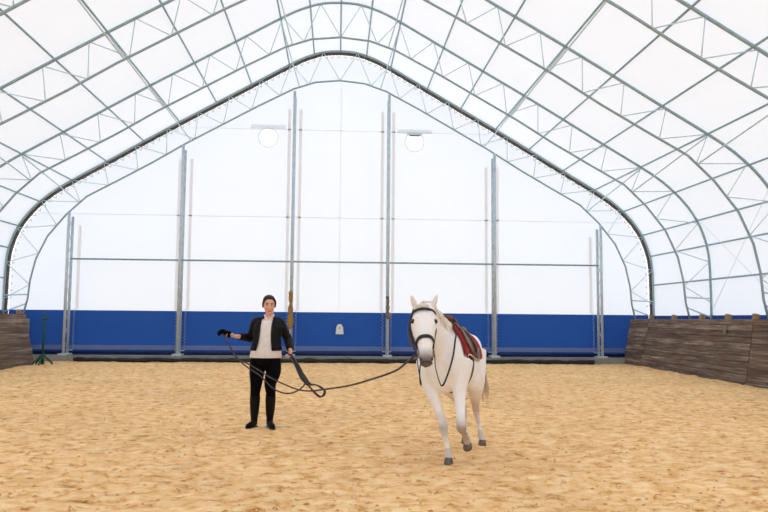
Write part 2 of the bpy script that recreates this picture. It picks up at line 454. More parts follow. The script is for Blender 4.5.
# ------------------------------------------------------------------ trusses
T_LAB = ['grey steel arch truss against the back gable wall, dark lacing along its edge',
         'grey steel arch truss, first one standing free in front of the back gable truss',
         'grey steel arch truss, second in front of the gable truss, ridge out of view',
         'nearest grey steel arch truss, seen only in the top corners of the photo']
NP = 13
for ti, y in enumerate(TRUSS_Y):
    t = thing('roof_truss', T_LAB[ti], 'roof truss', (0, y, 1.30), group='steel arch trusses')
    t.location = (0, 0, 0)
    tube_obj('outer_chord', [(x, y, z) for x, z in full(OUT)], .036, M_steel, t)
    tube_obj('inner_chord', [(x, y, z) for x, z in full(INN)], .030, M_steel, t)
    for s in (-1, 1):
        for i in range(NP):
            po = at_s(OUT, SO, SO[-1] * (i + .5) / NP); p0 = at_s(INN, SI, SI[-1] * i / NP); p1 = at_s(INN, SI, SI[-1] * (i + 1) / NP)
            for q in ((p0, po), (po, p1)) if i < NP - 1 else ((p0, po),):
                tube_obj('lattice_bar', [(s * q[0][0], y, q[0][1]), (s * q[1][0], y, q[1][1])], .0125, M_steel2, t, n=6)
        tube_obj('base_strut', [(s * 9.53, y, 2.05), (s * 10.29, y, 2.02)], .02, M_steel2, t, n=6)
        tube_obj('base_strut', [(s * 9.57, y, 1.78), (s * 10.29, y, 1.50)], .02, M_steel2, t, n=6)
        bm = bmesh.new(); box(bm, (s * 10.0 - .42, y - .12, 1.30), (s * 10.0 + .31, y + .12, 1.345)); obj('base_plate', bm, M_steel, t, smooth=False)
    if ti == 0:
        # rope lacing of the gable cloth around the outer chord, its shadow coloured in
        pts, rad = [], []
        for k in range(420):
            s_ = (k / 419 * 2 - 1); x, z = at_s(OUT, SO, abs(s_) * (SO[-1] - .1))
            pts.append((math.copysign(x, s_), y + .12, z - .015)); rad.append(.078 + .014 * nz((k, 0, 0), .45))
        tube_obj('edge_cuff', pts, rad, M_dark, t, n=8)  # dark tone covers both the rope and the shadow along the chord
        pts = []
        for k in range(260):
            s_ = (k / 259 * 2 - 1); a = abs(s_) * (SO[-1] - .5)
            x, z = at_s(OUT, SO, a); xa, za = at_s(OUT, SO, a - .1); xb, zb = at_s(OUT, SO, a + .1)
            d = V((zb - za, 0, -(xb - xa))).normalized(); off = -.02 - (.13 if k % 2 else 0)
            px, pz = x + d.x * off * (1 if d.x * x >= 0 or abs(x) < .3 else -1), z - abs(d.z) * abs(off)
            pts.append((math.copysign(px, s_), y + .10 + (.12 if k % 2 else 0), pz))
        tube_obj('lacing_rope', pts, .012, M_tan, t, n=6)

# ------------------------------------------------------------------ purlins
ORD = ['', 'first', 'second', 'third', 'fourth', 'fifth', 'sixth', 'seventh', 'eighth', 'ninth', 'tenth', 'eleventh', 'twelfth']
PUR = [(.85, None), (1.65, None), (2.85, None), (3.95, None), (5.1, None), (6.2, None), (7.33, None), (8.38, None), (9.33, None), (9.95, None), (10.24, 3.5), (10.28, 2.55)]
def purlin(x, z, lab, r=.024, y0=9.5, y1=23.85, grp='roof purlins'):
    o = tube_obj('purlin', [(x, y0, z), (x, y1, z)], r, M_steel, n=8)
    tag(o, lab, 'purlin', grp)
purlin(0, 10.08, 'grey steel purlin running straight along the ridge of the white roof')
for s, side in ((-1, 'left'), (1, 'right')):
    for k, (x, z) in enumerate(PUR):
        z = z or out_z(x)
        lab = f'grey steel purlin on the arch trusses, {ORD[k + 1]} to the {side} of the ridge purlin'
        purlin(s * x, z, lab)
    for k, (xo, xi, zi, pos) in enumerate(((1.65, 1.32, 8.86, 'near the ridge'), (5.1, 4.72, 7.0, 'halfway down the roof'), (8.38, 8.12, 4.95, 'at the eaves bend'))):
        for b, bay in enumerate(('back', 'middle', 'near')):
            o = tube_obj('brace_pipe', [(s * xo, TRUSS_Y[b + 1] + .03, out_z(xo) - .05), (s * xi, TRUSS_Y[b] - .03, zi)], .017, M_steel2, n=8)
            tag(o, f'slanting grey brace pipe in the {bay} roof bay, {side} side, {pos}', 'brace pipe', 'slanting roof braces')
# cross cables in the side bays
for s, side in ((-1, 'left'), (1, 'right')):
    for b, (ya, yb) in enumerate(((20.03, 16.26), (16.26, 12.49))):
        bay = 'far' if b == 0 else 'near'
        for d, (z0, z1) in enumerate(((1.6, 4.4), (4.4, 1.6))):
            x0, x1 = (10.25, 9.8) if z0 < 2 else (9.8, 10.25)
            dx = .03 * d
            o = tube_obj('bracing_cable', [(s * (x0 - dx), ya - .05, z0), (s * (x1 - dx), yb + .05, z1)], .0055, M_steel2, n=6)
            tag(o, f'thin brace cable across {bay} {side} side bay, ' + ('rising' if d == 0 else 'falling') + ' towards the viewer', 'cable', 'side bay cables')

# ------------------------------------------------------------------ gable columns
C_LAB = ['leftmost zinc lattice column of the back wall, beside the green stand',
         'zinc column of the back wall, second from left, left of the person',
         'zinc column of the back wall right behind the person, straw rope tied on it',
         'zinc column of the back wall left of the horse, faded rope hooked on it',
         'zinc column of the back wall just right of the white horse',
         'rightmost zinc lattice column of the back wall, near the right kick boards']
for i, (x, zt) in enumerate(zip(PX, PT)):
    t = thing('gable_upright', C_LAB[i], 'column', (x, 23.97, .21), group='gable columns')
    h = zt - .21
    tube_obj('front_chord', [(0, -.17, .0), (0, -.17, h)], .045, M_post, t)
    tube_obj('rear_chord', [(0, .17, .0), (0, .17, h - .1)], .045, M_post, t)
    n = int(h / .42)
    for k in range(n):
        za, zb = .1 + k * .42, .1 + (k + 1) * .42
        if zb > h: break
        a, b = ((0, -.17, za), (0, .17, zb)) if k % 2 else ((0, .17, za), (0, -.17, zb))
        tube_obj('rung', [a, b], .011, M_post, t, n=6)
    bm = bmesh.new(); box(bm, (-.14, -.28, -.03), (.14, .26, .03)); obj('base_plate', bm, M_post, t, smooth=False)
    for s in (-1, 1):
        pts = []
        for k in range(26):
            pts.append((s * (.10 + .07 * (k % 2)), .26 - .03 * (k % 2), .12 + k * .052))
        tube_obj('lacing_cord', pts, .008, M_cord, t, n=5)
    tube_obj('cross_bolt', [(-.15, .2, .12), (.15, .2, .12)], .014, M_post, t)
tag(tube_obj('girt_pipe', [(-8.42, 24.02, 3.19), (8.57, 24.02, 3.19)], .028, M_steel), 'long level grey pipe across the back wall above the blue skirt', 'pipe')

# ------------------------------------------------------------------ round vents
for (x, z, r), lab, dip in zip(VENTS, ('round bright white vent in the gable wall, left of the ridge', 'round white vent in the gable wall right of the ridge, dark slit on top'), (0, .07)):
    t = thing('round_vent', lab, 'vent', (x, WALL_Y - .02, z), group='gable vents')
    bm = bmesh.new(); rings = []
    for k in range(41):
        a = 2 * math.pi * k / 40; c = V((math.cos(a), 0, math.sin(a)))
        rings.append(ell(c * (r + .012), c, V((0, 1, 0)), .02, .02, 8))
    skin(bm, rings, cap=False); obj('vent_ring', bm, M_seam, t)
    bm = bmesh.new(); vs = [bm.verts.new((r * math.cos(a * math.pi / 20), .015, r * math.sin(a * math.pi / 20))) for a in range(40)]; bm.faces.new(vs)
    obj('vent_film', bm, M_film, t, smooth=False)
    bm = bmesh.new(); box(bm, (-.57, -.01, .30), (.57, .02, .43)); obj('vent_flap_shade', bm, M_seam, t, smooth=False)  # strip stands in for the outside flap's shadow on the cloth
    if dip:
        bm = bmesh.new(); box(bm, (-.17, -.02, r - .10), (.17, .0, r - .06)); obj('vent_slit', bm, M_dark, t, smooth=False)
        bm = bmesh.new(); box(bm, (-.26, -.015, r - .06), (.26, .0, r + .0)); obj('vent_hood', bm, M_gable, t, smooth=False)

# ------------------------------------------------------------------ kick boards
def kick_panel(b0, b1, t0, t1, lab, nb=11, zt=1.46, posts=()):
    """inclined wall of weathered planks from ground line b0-b1 to top line t0-t1"""
    t = thing('kickboard_panel', lab, 'kickboard', ((b0[0] + b1[0]) / 2, (b0[1] + b1[1]) / 2, 0), group='timber kickboards')
    O = V(t.location); bm = bmesh.new(); lay = bm.verts.layers.float_color.new('Col'); rnd = random.Random(len(lab))
    B0, B1, T0, T1 = V((*b0, -.04)) - O, V((*b1, -.04)) - O, V((*t0, zt)) - O, V((*t1, zt)) - O
    n = (B1 - B0).cross(T0 - B0).normalized()
    if n.x * (B0 + O).x < 0: n = -n
    for k in range(nb):
        f0, f1 = k / nb, (k + 1) / nb - .006
        jit = rnd.uniform(-.006, .006); c = rnd.uniform(.72, 1.2)
        cuts = [0, rnd.uniform(.25, .75), 1] if (B1 - B0).length > 3 else [0, 1]
        for s0, s1 in zip(cuts, cuts[1:]):
            cc = c * rnd.uniform(.88, 1.1)
            q = [B0.lerp(B1, s0).lerp(T0.lerp(T1, s0), f0), B0.lerp(B1, s1 - .001).lerp(T0.lerp(T1, s1 - .001), f0), B0.lerp(B1, s1 - .001).lerp(T0.lerp(T1, s1 - .001), f1), B0.lerp(B1, s0).lerp(T0.lerp(T1, s0), f1)]
            q = [v + n * jit for v in q]
            nv = len(bm.verts); hexa(bm, q, [v + n * .04 for v in q])
            bm.verts.ensure_lookup_table()
            for v in bm.verts[nv:]: v[lay] = (cc, cc * .985, cc * .97, 1)
    obj('planking', bm, M_board, t, smooth=False)
    for s in posts:
        b = B0.lerp(B1, s) + n * .10; tp = T0.lerp(T1, s) + n * .10; d = (tp - b).normalized()
        bm = bmesh.new(); a = V((0, 1, 0)) * .065; m_ = n * .055; tp = tp + d * .13
        hexa(bm, [b - a - m_, b + a - m_, b + a + m_, b - a + m_], [tp - a - m_, tp + a - m_, tp + a + m_, tp - a + m_])
        obj('post', bm, M_stub, t, smooth=False)
    return t
kick_panel((9.22, 23.75), (9.37, 22.82), (9.48, 23.7), (9.73, 22.82), 'short weathered timber kickboard panel at the far end of the right side', posts=(.93,))
kp = kick_panel((9.37, 22.80), (8.97, 16.05), (9.73, 22.80), (9.20, 16.05), 'long weathered timber kickboard panel along the right side with a pale smudge', posts=(.26, .55, .78, .985))
kick_panel((8.97, 16.03), (9.15, 10.2), (9.20, 16.03), (9.42, 10.2), 'nearest timber kickboard panel on the right, cut by the photo edge', posts=(.12, .5))
kick_panel((-8.72, 22.4), (-8.60, 12.0), (-9.04, 22.4), (-8.86, 12.0), 'weathered timber kickboard panel along the left side of the arena', posts=(.02, .2, .5), zt=1.45)
# pale smudge on the long right panel
bm = bmesh.new(); c = V((9.205, 17.3, 1.2)) - V(kp.location)
vs = [bm.verts.new(c + V((-.013 + .003 * math.sin(a) * 0, .09 * math.cos(a) * (1 + .3 * math.sin(3 * a)), .13 * math.sin(a) * (1 + .2 * math.cos(2 * a))))) for a in [k * math.pi / 8 for k in range(16)]]
bm.faces.new(vs); smg = obj('paint_smudge', bm, M_smudge, kp, smooth=False)

# ------------------------------------------------------------------ green stand
t = thing('jump_stand', 'green metal jump stand on splayed feet by left kickboards', 'jump stand', (-8.33, 21.95, 0))
tube_obj('upright', [(0, 0, .12), (0, 0, 1.50)], .032, M_green, t)
tube_obj('cup_arm', [(-.05, -.03, 1.30), (.13, -.03, 1.30)], .02, M_green, t)
for a in (30, 150, 270, 210):
    c, s = math.cos(math.radians(a)), math.sin(math.radians(a))
    tube_obj('foot', [(0, 0, .30), (c * .2, s * .2, .10), (c * .27, s * .27, .02)], .026, M_green, t, sub=3)
tube_obj('base_collar', [(0, 0, .02), (0, 0, .32)], .055, M_green, t)

# ------------------------------------------------------------------ ropes and tag on the gable
def twist(name, lab, x, z0, z1, r, m, amp):
    bm = bmesh.new(); y = 23.655
    for ph in (0, math.pi):
        pts, rad = [], []
        for k in range(40):
            u = k / 39; z = z0 + (z1 - z0) * u; a = ph + u * 9.5; w = amp * (1 - .35 * u)
            pts.append((x + w * math.sin(a) , y + .03 * math.cos(a), z)); rad.append(r * (1.25 - .5 * u) * (1 + .25 * nz((k, ph, 1), .6)))
        tube(bm, pts, rad, n=8)
    if amp > .05:
        ball(bm, (x, y, z0 + .18), (.10, .07, .26)); ball(bm, (x, y, z1 - .06), (.075, .06, .09))
    else:
        ball(bm, (x + .02, y, z0 + .06), (.085, .06, .11)); ball(bm, (x - .01, y, z1), (.06, .05, .05))
    tag(obj(name, bm, m), lab, 'rope')
twist('rope_bundle', 'twisted straw coloured rope hanging on the column behind the person', -1.46, 1.12, 2.22, .035, M_rope, .06)
twist('rope_bundle', 'short faded rope twisted around the column left of the horse', 1.60, 1.42, 2.06, .025, M_rope2, .045)
t = thing('wall_tag', 'small white round-topped plastic tag hanging on the blue skirt', 'tag', (.09, WALL_Y - .08, .88))
bm = bmesh.new(); q = [(-.13, 0), (.13, 0), (.11, .22), (.06, .32), (-.06, .32), (-.11, .22)]
a = [bm.verts.new((x, -.02, z)) for x, z in q]; b = [bm.verts.new((x, .0, z)) for x, z in q]; bm.faces.new(a); bm.faces.new(b[::-1])
for i in range(6): bm.faces.new((a[i], b[i], b[(i + 1) % 6], a[(i + 1) % 6]))
obj('tag_plate', bm, M_tag, t, smooth=False)
bm = bmesh.new(); ball(bm, (-.005, -.022, .2), (.022, .008, .022)); obj('rivet', bm, M_dark, t)

# ------------------------------------------------------------------ horse (local frame: x forward, y its left, z up)
HF = V((-.334, -.943, 0)).normalized()
horse = thing('horse', 'white horse with red saddle pad cantering towards the viewer on the long line', 'horse', (1.234, 7.89, 0), math.atan2(HF.y, HF.x))
X, Y, Z = V((1, 0, 0)), V((0, 1, 0)), V((0, 0, 1))
# trunk: u, z of back, z of belly, half width, squareness
TR = [(-.78, 1.10, .96, .05), (-.745, 1.13, .84, .12), (-.66, 1.195, .76, .168), (-.52, 1.262, .72, .210), (-.36, 1.258, .69, .228), (-.18, 1.225, .665, .242), (.02, 1.215, .655, .25), (.20, 1.26, .66, .232), (.34, 1.32, .68, .212), (.45, 1.345, .665, .204), (.59, 1.25, .675, .195), (.69, 1.12, .73, .165), (.735, 1.02, .86, .07)]
TRS = cat(TR, 5)
def trunk_at(u):
    for a, b in zip(TRS, TRS[1:]):
        if a[0] <= u <= b[0]:
            t = (u - a[0]) / max(b[0] - a[0], 1e-6); return [a[k] + (b[k] - a[k]) * t for k in range(4)]
    return list(TRS[0] if u < TRS[0][0] else TRS[-1])
def trunk_pt(u, ang, off=0.):
    """ang 0 = top line, positive towards the left flank"""
    _, zt, zb, hw = trunk_at(u); hh = (zt - zb) / 2
    sa, ca = math.sin(ang), math.cos(ang)
    y = hw * math.copysign(abs(sa) ** .92, sa); z = hh * math.copysign(abs(ca) ** .95, ca)
    n = V((0, sa / hw, ca / hh)).normalized()
    return V((u, y, (zt + zb) / 2 + z)) + n * off
bm = bmesh.new()
skin(bm, [[trunk_pt(r[0], 2 * math.pi * k / 28) for k in range(28)] for r in TRS])
# neck
NK = [((.36, 0, 1.06), (.72, 0, .70), .30, .135), ((.52, -.01, 1.13), (.76, -.04, .65), .265, .118), ((.68, -.035, 1.255), (.80, -.08, .60), .205, .102), ((.82, -.066, 1.36), (.84, -.10, .52), .160, .088), ((.94, -.085, 1.435), (.88, -.1, .42), .14, .088), ((1.0, -.09, 1.45), (.9, -.1, .3), .11, .075)]
rings = []
for c, d, a, b in NK:
    d = V(d).normalized(); s = Z.cross(d).normalized(); up = d.cross(s)
    rings.append(ell(V(c), up, s, a, b, 22))
skin(bm, rings)
# head
POLL, NOSE = V((.975, -.100, 1.545)), V((1.255, -.006, 1.02))
HD = (NOSE - POLL).normalized(); HS = HD.cross(Z).normalized()      # side (towards its left is -HS)
HS = -HS if HS.y < 0 else HS
HU = HS.cross(HD); HU = HU if HU.x > 0 else -HU                     # out of the face
#      s     depth  width  topline offset
HDP = [(-.03, .13, .10, -.035), (.02, .19, .165, -.01), (.08, .245, .205, .004), (.15, .272, .236, .008), (.20, .272, .232, .006), (.27, .25, .200, .004), (.34, .215, .168, .002), (.41, .178, .140, .002), (.47, .158, .124, .004), (.53, .152, .128, .004), (.575, .130, .120, -.006), (.605, .085, .098, -.026), (.618, .04, .06, -.045)]
HDS = cat(HDP, 3)
def head_at(s):
    for a, b in zip(HDS, HDS[1:]):
        if a[0] <= s <= b[0]:
            t = (s - a[0]) / max(b[0] - a[0], 1e-6); return [a[k] + (b[k] - a[k]) * t for k in range(4)]
    return list(HDS[-1])
def head_pt(s, ang, off=0.):
    """ang 0 = front of the face, positive towards its left cheek"""
    _, d, w, o = head_at(s); hd, hw = d / 2, w / 2
    sa, ca = math.sin(ang), math.cos(ang)
    c = POLL + HD * s + HU * (o - hd)
    wid = hw * (1 - .16 * max(0, -ca)) * math.copysign(abs(sa) ** .85, sa)
    n = (HS * (sa / hw) + HU * (ca / hd)).normalized()
    return c + HS * wid + HU * hd * math.copysign(abs(ca) ** .85, ca) + n * off
skin(bm, [[head_pt(r[0], 2 * math.pi * k / 26) for k in range(26)] for r in HDS])
for sg in (-1, 1):
    ball(bm, head_pt(.125, sg * .95, -.012), (.03, .024, .02))          # brow bone
    ball(bm, head_pt(.25, sg * 1.75, -.035), (.05, .04, .07))           # cheek
    ball(bm, head_pt(.555, sg * .75, -.010), (.024, .02, .024))         # nostril wing
ball(bm, head_pt(.575, math.pi, -.014), (.035, .035, .03))              # chin
def limb(pts, rad):
    tube(bm, pts, rad, n=14, sub=4)
# fore legs: right one bears weight, left one is folded
FR = [(.50, -.135, .98), (.56, -.125, .84), (.62, -.098, .70), (.635, -.04, .54), (.64, .012, .41), (.642, .02, .352), (.63, .032, .28), (.60, .05, .17), (.582, .058, .105), (.583, .062, .055), (.588, .063, .025)]
limb(FR, [.15, .120, .070, .046, .042, .046, .031, .027, .037, .033, .041])
FL = [(.48, .14, .98), (.55, .15, .84), (.63, .175, .70), (.71, .20, .54), (.765, .214, .43), (.765, .218, .38), (.67, .222, .325), (.54, .22, .265), (.495, .22, .235), (.465, .222, .20), (.452, .223, .18)]
limb(FL, [.15, .120, .068, .047, .046, .050, .033, .029, .038, .034, .040])
# hind legs: left one on the ground behind, right one swinging through
HL = [(-.46, .085, 1.02), (-.40, .135, .82), (-.45, .15, .70), (-.56, .14, .56), (-.68, .125, .44), (-.735, .122, .375), (-.72, .135, .30), (-.67, .175, .17), (-.648, .19, .105), (-.622, .205, .06), (-.605, .213, .028)]
limb(HL, [.20, .15, .115, .076, .046, .045, .031, .026, .036, .032, .041])
HR = [(-.46, -.10, 1.02), (-.28, -.13, .84), (-.26, -.12, .70), (-.40, -.07, .58), (-.54, -.02, .46), (-.575, 0, .40), (-.55, .015, .33), (-.49, .035, .215), (-.47, .042, .155), (-.475, .043, .115), (-.485, .045, .08)]
limb(HR, [.20, .15, .11, .072, .045, .043, .031, .027, .036, .032, .040])
# shoulder, chest and haunch muscle
for sg in (-1, 1):
    ball(bm, (.54, sg * .11, .96), (.13, .105, .20)); ball(bm, (.66, sg * .085, .93), (.085, .085, .12))
    ball(bm, (-.52, sg * .10, 1.05), (.19, .125, .18)); ball(bm, (-.58, sg * .085, .84), (.13, .10, .19))
    ball(bm, (-.33, sg * .13, .78), (.13, .10, .15))
# ears
def ear(root, tip, face):
    r, t = V(root), V(tip); d = (t - r).normalized(); s = d.cross(V(face)).normalized(); f = s.cross(d)
    out = []
    for k, (q, wd) in enumerate(((-.15, .028), (0, .030), (.25, .033), (.5, .030), (.75, .021), (.92, .011), (1, .003))):
        out.append(ell(r.lerp(t, q), s, f, wd, wd * .55, 12))
    skin(bm, out)
EL = (POLL + HS * .078 + HD * .03 - HU * .03, POLL + HS * .130 - HD * .075 + HU * .055)
ER = (POLL - HS * .078 + HD * .03 - HU * .03, POLL - HS * .125 - HD * .07 + HU * .055)
for r, t in (EL, ER): ear(r, V((t.x, t.y, t.z)), HU)
body = obj('body', bm, M_horse, horse)
fuse(body, .0105, 8, .5)
WHT, GRY, PNK, DRK, CRM = lin(247, 249, 252), lin(150, 138, 130), lin(214, 186, 172), lin(104, 94, 92), lin(242, 236, 230)
def coat(p):
    c = mixc(WHT, CRM, .5 + .9 * nz(p, 2.2))
    if p.z < .62 and p.x < .95:
        k = max(0, 1 - abs(p.z - .36) / .17); c = mixc(c, GRY, .55 * k + .35 * k * nz(p, 14))
        if p.x < 0: c = mixc(c, PNK, .55 * max(0, min(1, (.75 - p.z) / .3)) * (.4 + .6 * (p.z > .22)))
        if p.z < .16: c = mixc(c, GRY, .4)
        if p.x > .3 and p.y > .14 and p.z < .46: c = mixc(c, lin(150, 130, 116), .6 * min(1, (.46 - p.z) / .08))
    s = (p - POLL).dot(HD)
    if p.x > 1.0 and s > .40:
        c = mixc(c, GRY, (s - .45) / .10); c = mixc(c, DRK, (s - .535) / .06 + .35 * nz(p, 25))
        if (p - (POLL + HD * s)).dot(HU) < -.085: c = mixc(c, PNK, .5)
    for r, t in (EL, ER):
        q = (p - r); d = (t - r); k = q.dot(d) / d.length_squared
        if .1 < k < .95 and (q - d * k).length < .03 and q.dot(HU) - d.dot(HU) * k > .002: c = mixc(c, lin(224, 212, 204), .6)
    return c
paint(body, coat)
# eyes, nostrils
for sg in (-1, 1):
    bm = bmesh.new(); ball(bm, head_pt(.162, sg * 1.08, -.004), .024); obj('eye', bm, M_eye, horse)
    bm = bmesh.new(); R = Matrix((HS, HU, HD)).transposed()
    ball(bm, head_pt(.567, sg * .80, .004), (.011, .008, .018), R); obj('nostril', bm, M_eye, horse)
bm = bmesh.new(); tube(bm, [head_pt(.598, a, .003) for a in (-1.5, -.9, -.3, .3, .9, 1.5)], .004, n=6, sub=3); obj('mouth_line', bm, M_eye, horse)
# hooves
def hoof(p, d, f, nm='hoof'):
    d, f = V(d).normalized(), V(f); f = (f - d * f.dot(d)).normalized(); s = d.cross(f); p = V(p)
    b = bmesh.new(); skin(b, [ell(p - d * .012, f, s, .036, .034, 18), ell(p, f, s, .042, .039, 18), ell(p + d * .043 + f * .011, f, s, .053, .046, 18), ell(p + d * .05 + f * .012, f, s, .051, .044, 18)])
    obj(nm, b, M_hoof, horse)
hoof((.588, .063, .052), (.05, 0, -1), (1, .15, 0))
hoof((-.603, .213, .05), (.05, 0, -1), (1, .15, 0))
hoof((.455, .223, .185), (-.5, .03, -.85), (.85, 0, -.5))
hoof((-.482, .0445, .09), (-.25, .02, -1), (.9, 0, -.3))
# mane, forelock, tail
def locks(nm, m, fn, n, r):
    b = bmesh.new()
    for k in range(n):
        pts = fn(k / (n - 1)); tube(b, pts, [r * .8, r, r * .9, r * .55, r * .12][:len(pts)] if len(pts) <= 5 else r, n=6, sub=3)
    return obj(nm, b, m, horse)
rn = random.Random(5)
def crest(t):
    P = [(.96, -.085, 1.565), (.86, -.068, 1.53), (.72, -.042, 1.462), (.58, -.015, 1.40), (.50, 0, 1.37), (.42, 0, 1.365)]
    i = min(int(t * 5), 4); return V(P[i]).lerp(V(P[i + 1]), t * 5 - i)
def mane(t):
    c = crest(min(1, t * .999)) + V((rn.uniform(-.01, .01), rn.uniform(-.012, .012), -.012)); l = rn.uniform(.10, .19); s = 1 if rn.random() < .75 else -1
    return [c, c + V((-.01, s * .028, .008)), c + V((-.02 + rn.uniform(-.02, .02), s * .065, -.03)), c + V((-.03, s * .088, -.6 * l)), c + V((-.035 + rn.uniform(-.03, .03), s * (.098 + rn.uniform(0, .02)), -l))]
locks('mane', M_mane, mane, 70, .013)
def fore(t):
    a = (t - .5) * 2.0; l = rn.uniform(.02, .04)
    return [head_pt(-.015, a * .6, .0), head_pt(.02, a * .65, .014), head_pt(.02 + l * .5, a * .75, .012), head_pt(.02 + l, a * .8, .006)]
locks('forelock', M_mane, fore, 16, .011)
def tail(t):
    a = rn.uniform(-1, 1); d = rn.uniform(-.05, .05); e_ = rn.uniform(.0, .10)
    return [V((-.73, a * .02, 1.07)), V((-.81, .06 + a * .03, 1.02 + d)), V((-.85, .13 + a * .04, .90 + d)), V((-.86 + d, .18 + a * .05, .74 + d)), V((-.84 + d, .19 + a * .06 + e_ * .2, .54 + 2 * d))]
locks('tail', M_tail, tail, 60, .017)

# ---- tack
from mathutils.bvhtree import BVHTree
BV = BVHTree.FromPolygons([v.co for v in body.data.vertices], [p.vertices[:] for p in body.data.polygons])
_tp = trunk_pt
def trunk_pt(u, ang, off=0.):
    """point on the finished coat, found from the trunk's axis outwards"""
    _, zt, zb, hw = trunk_at(u); c = V((u, 0, (zt + zb) / 2)); d = (_tp(u, ang) - c).normalized()
    h = BV.ray_cast(c, d, .6)
    return h[0] + d * off if h[0] else _tp(u, ang, off)
def drape(nm, m, us, a0, a1, off, thick, n=18, parent=horse, edge=None):
    """cloth or leather lying over the back between two angles, with thickness"""
    b = bmesh.new(); rows_t = []; rows_b = []
    for i, u in enumerate(us):
        f0, f1 = a0(i / (len(us) - 1)), a1(i / (len(us) - 1))
        rows_t.append([trunk_pt(u, f0 + (f1 - f0) * k / n, off + thick) for k in range(n + 1)])
        rows_b.append([trunk_pt(u, f0 + (f1 - f0) * k / n, off) for k in range(n + 1)])
    T = [[b.verts.new(p) for p in r] for r in rows_t]; B = [[b.verts.new(p) for p in r] for r in rows_b]
    for i in range(len(us) - 1):
        for k in range(n):
            b.faces.new((T[i][k], T[i][k + 1], T[i + 1][k + 1], T[i + 1][k])); b.faces.new((B[i][k], B[i + 1][k], B[i + 1][k + 1], B[i][k + 1]))
        b.faces.new((T[i][0], T[i + 1][0], B[i + 1][0], B[i][0])); b.faces.new((T[i][n], B[i][n], B[i + 1][n], T[i + 1][n]))
    for k in range(n):
        b.faces.new((T[0][k], B[0][k], B[0][k + 1], T[0][k + 1])); b.faces.new((T[-1][k], T[-1][k + 1], B[-1][k + 1], B[-1][k]))
    return obj(nm, b, m, parent)
lr = lambda a, b, n: [a + (b - a) * i / (n - 1) for i in range(n)]
PADA = lambda t: 1.50 - .06 * math.sin(t * math.pi) 
pu = lr(-.27, .53, 24)
pad = drape('saddle_pad', M_red, pu, lambda t: -PADA(t), PADA, .020, .012, 44)
for sg in (-1, 1):
    b = bmesh.new(); tube(b, [trunk_pt(u, sg * PADA(i / 23), .026) for i, u in enumerate(pu)], .0085, n=6); obj('piping', b, M_piping, pad)
b = bmesh.new(); tube(b, [trunk_pt(-.275, a, .026) for a in lr(-PADA(1), PADA(1), 30)], .007, n=6); obj('piping', b, M_red, pad)
saddle = None
b = bmesh.new(); rings = []
for u, zz, hw, hh in ((.42, .06, .05, .02), (.40, .078, .08, .032), (.32, .07, .10, .036), (.20, .05, .11, .036), (.11, .045, .125, .036), (.03, .055, .135, .038), (-.05, .075, .135, .036), (-.09, .095, .12, .028), (-.11, .10, .09, .018)):
    c = V((u, 0, trunk_at(u)[1] + zz - .012)); rings.append(ell(c, Y, Z, hw, hh, 22, 2.3))
skin(b, rings); saddle = obj('saddle', b, M_brown, horse)
b = bmesh.new()
for sg in (-1, 1):
    tube(b, [trunk_pt(.26, sg * .4, .045), trunk_pt(.10, sg * .46, .05), trunk_pt(-.07, sg * .48, .05)], [.03, .04, .03], n=10, sub=4)
obj('panel', b, M_dbrown, saddle)
for sg in (-1, 1):
    drape('flap', M_brown, lr(.11, .47, 14), lambda t: sg * .38, lambda t: sg * (1.18 + .26 * math.sin(math.pi * min(1, t * 1.05)) + .0), .036, .010, 14, saddle)
    b = bmesh.new(); tube(b, [trunk_pt(.20 - .02 * k / 8, sg * (.45 + .85 * k / 8), .054) for k in range(9)], .013, n=6, flat=.35); obj('stirrup_leather', b, M_dbrown, saddle)
    q = trunk_pt(.175, sg * 1.28, .066); b = bmesh.new(); pts = [q + V((.05 * math.cos(a), .006 * sg, -.03 + .06 * math.sin(a))) for a in [2 * math.pi * k / 16 for k in range(17)]]
    tube(b, pts, .007, n=6); obj('stirrup', b, M_metal, saddle)
b = bmesh.new()
R_ = [[trunk_pt(u, a, o) for u, o in ((.20, .006), (.33, .006), (.33, .022), (.20, .022))] for a in lr(1.35, 2 * math.pi - 1.35, 40)]
skin(b, R_); obj('girth', b, M_leather, horse)

def strap(nm, pts, wd, th, m, parent, nrm=None, sub=3):
    """flat leather strap: band of given width along points, lying against normal"""
    b = bmesh.new(); Q = [V(q) for q in cat([tuple(p) for p in pts], sub)]; N_ = [V(q) for q in cat([tuple(p) for p in nrm], sub)]
    rings = []
    for i, p in enumerate(Q):
        t = (Q[min(i + 1, len(Q) - 1)] - Q[max(i - 1, 0)]).normalized(); n = N_[i].normalized(); s = t.cross(n).normalized()
        rings.append([p - s * wd / 2 - n * th / 2, p + s * wd / 2 - n * th / 2, p + s * wd / 2 + n * th / 2, p - s * wd / 2 + n * th / 2])
    skin(b, rings); return obj(nm, b, m, parent)
def hstrap(nm, path, wd, m, parent, off=.008):
    P = [head_pt(s, a, off) for s, a in path]; N_ = [head_pt(s, a, off + .05) - head_pt(s, a, off) for s, a in path]
    return strap(nm, P, wd, .007, m, parent, N_)
bridle = thing('bridle_root', '', '') if False else None
bro = hstrap('bridle', [(.072 + .012 * (1 - math.cos(a)), a) for a in lr(-1.75, 1.75, 13)], .024, M_leather, horse, .018)      # browband
hstrap('noseband', [(.350 + .040 * (1 - math.cos(a)), a) for a in lr(-math.pi, math.pi, 25)], .032, M_leather, bro)
hstrap('crownpiece', [(.012, a) for a in lr(-1.75, 1.75, 9)], .02, M_leather, bro, .004)
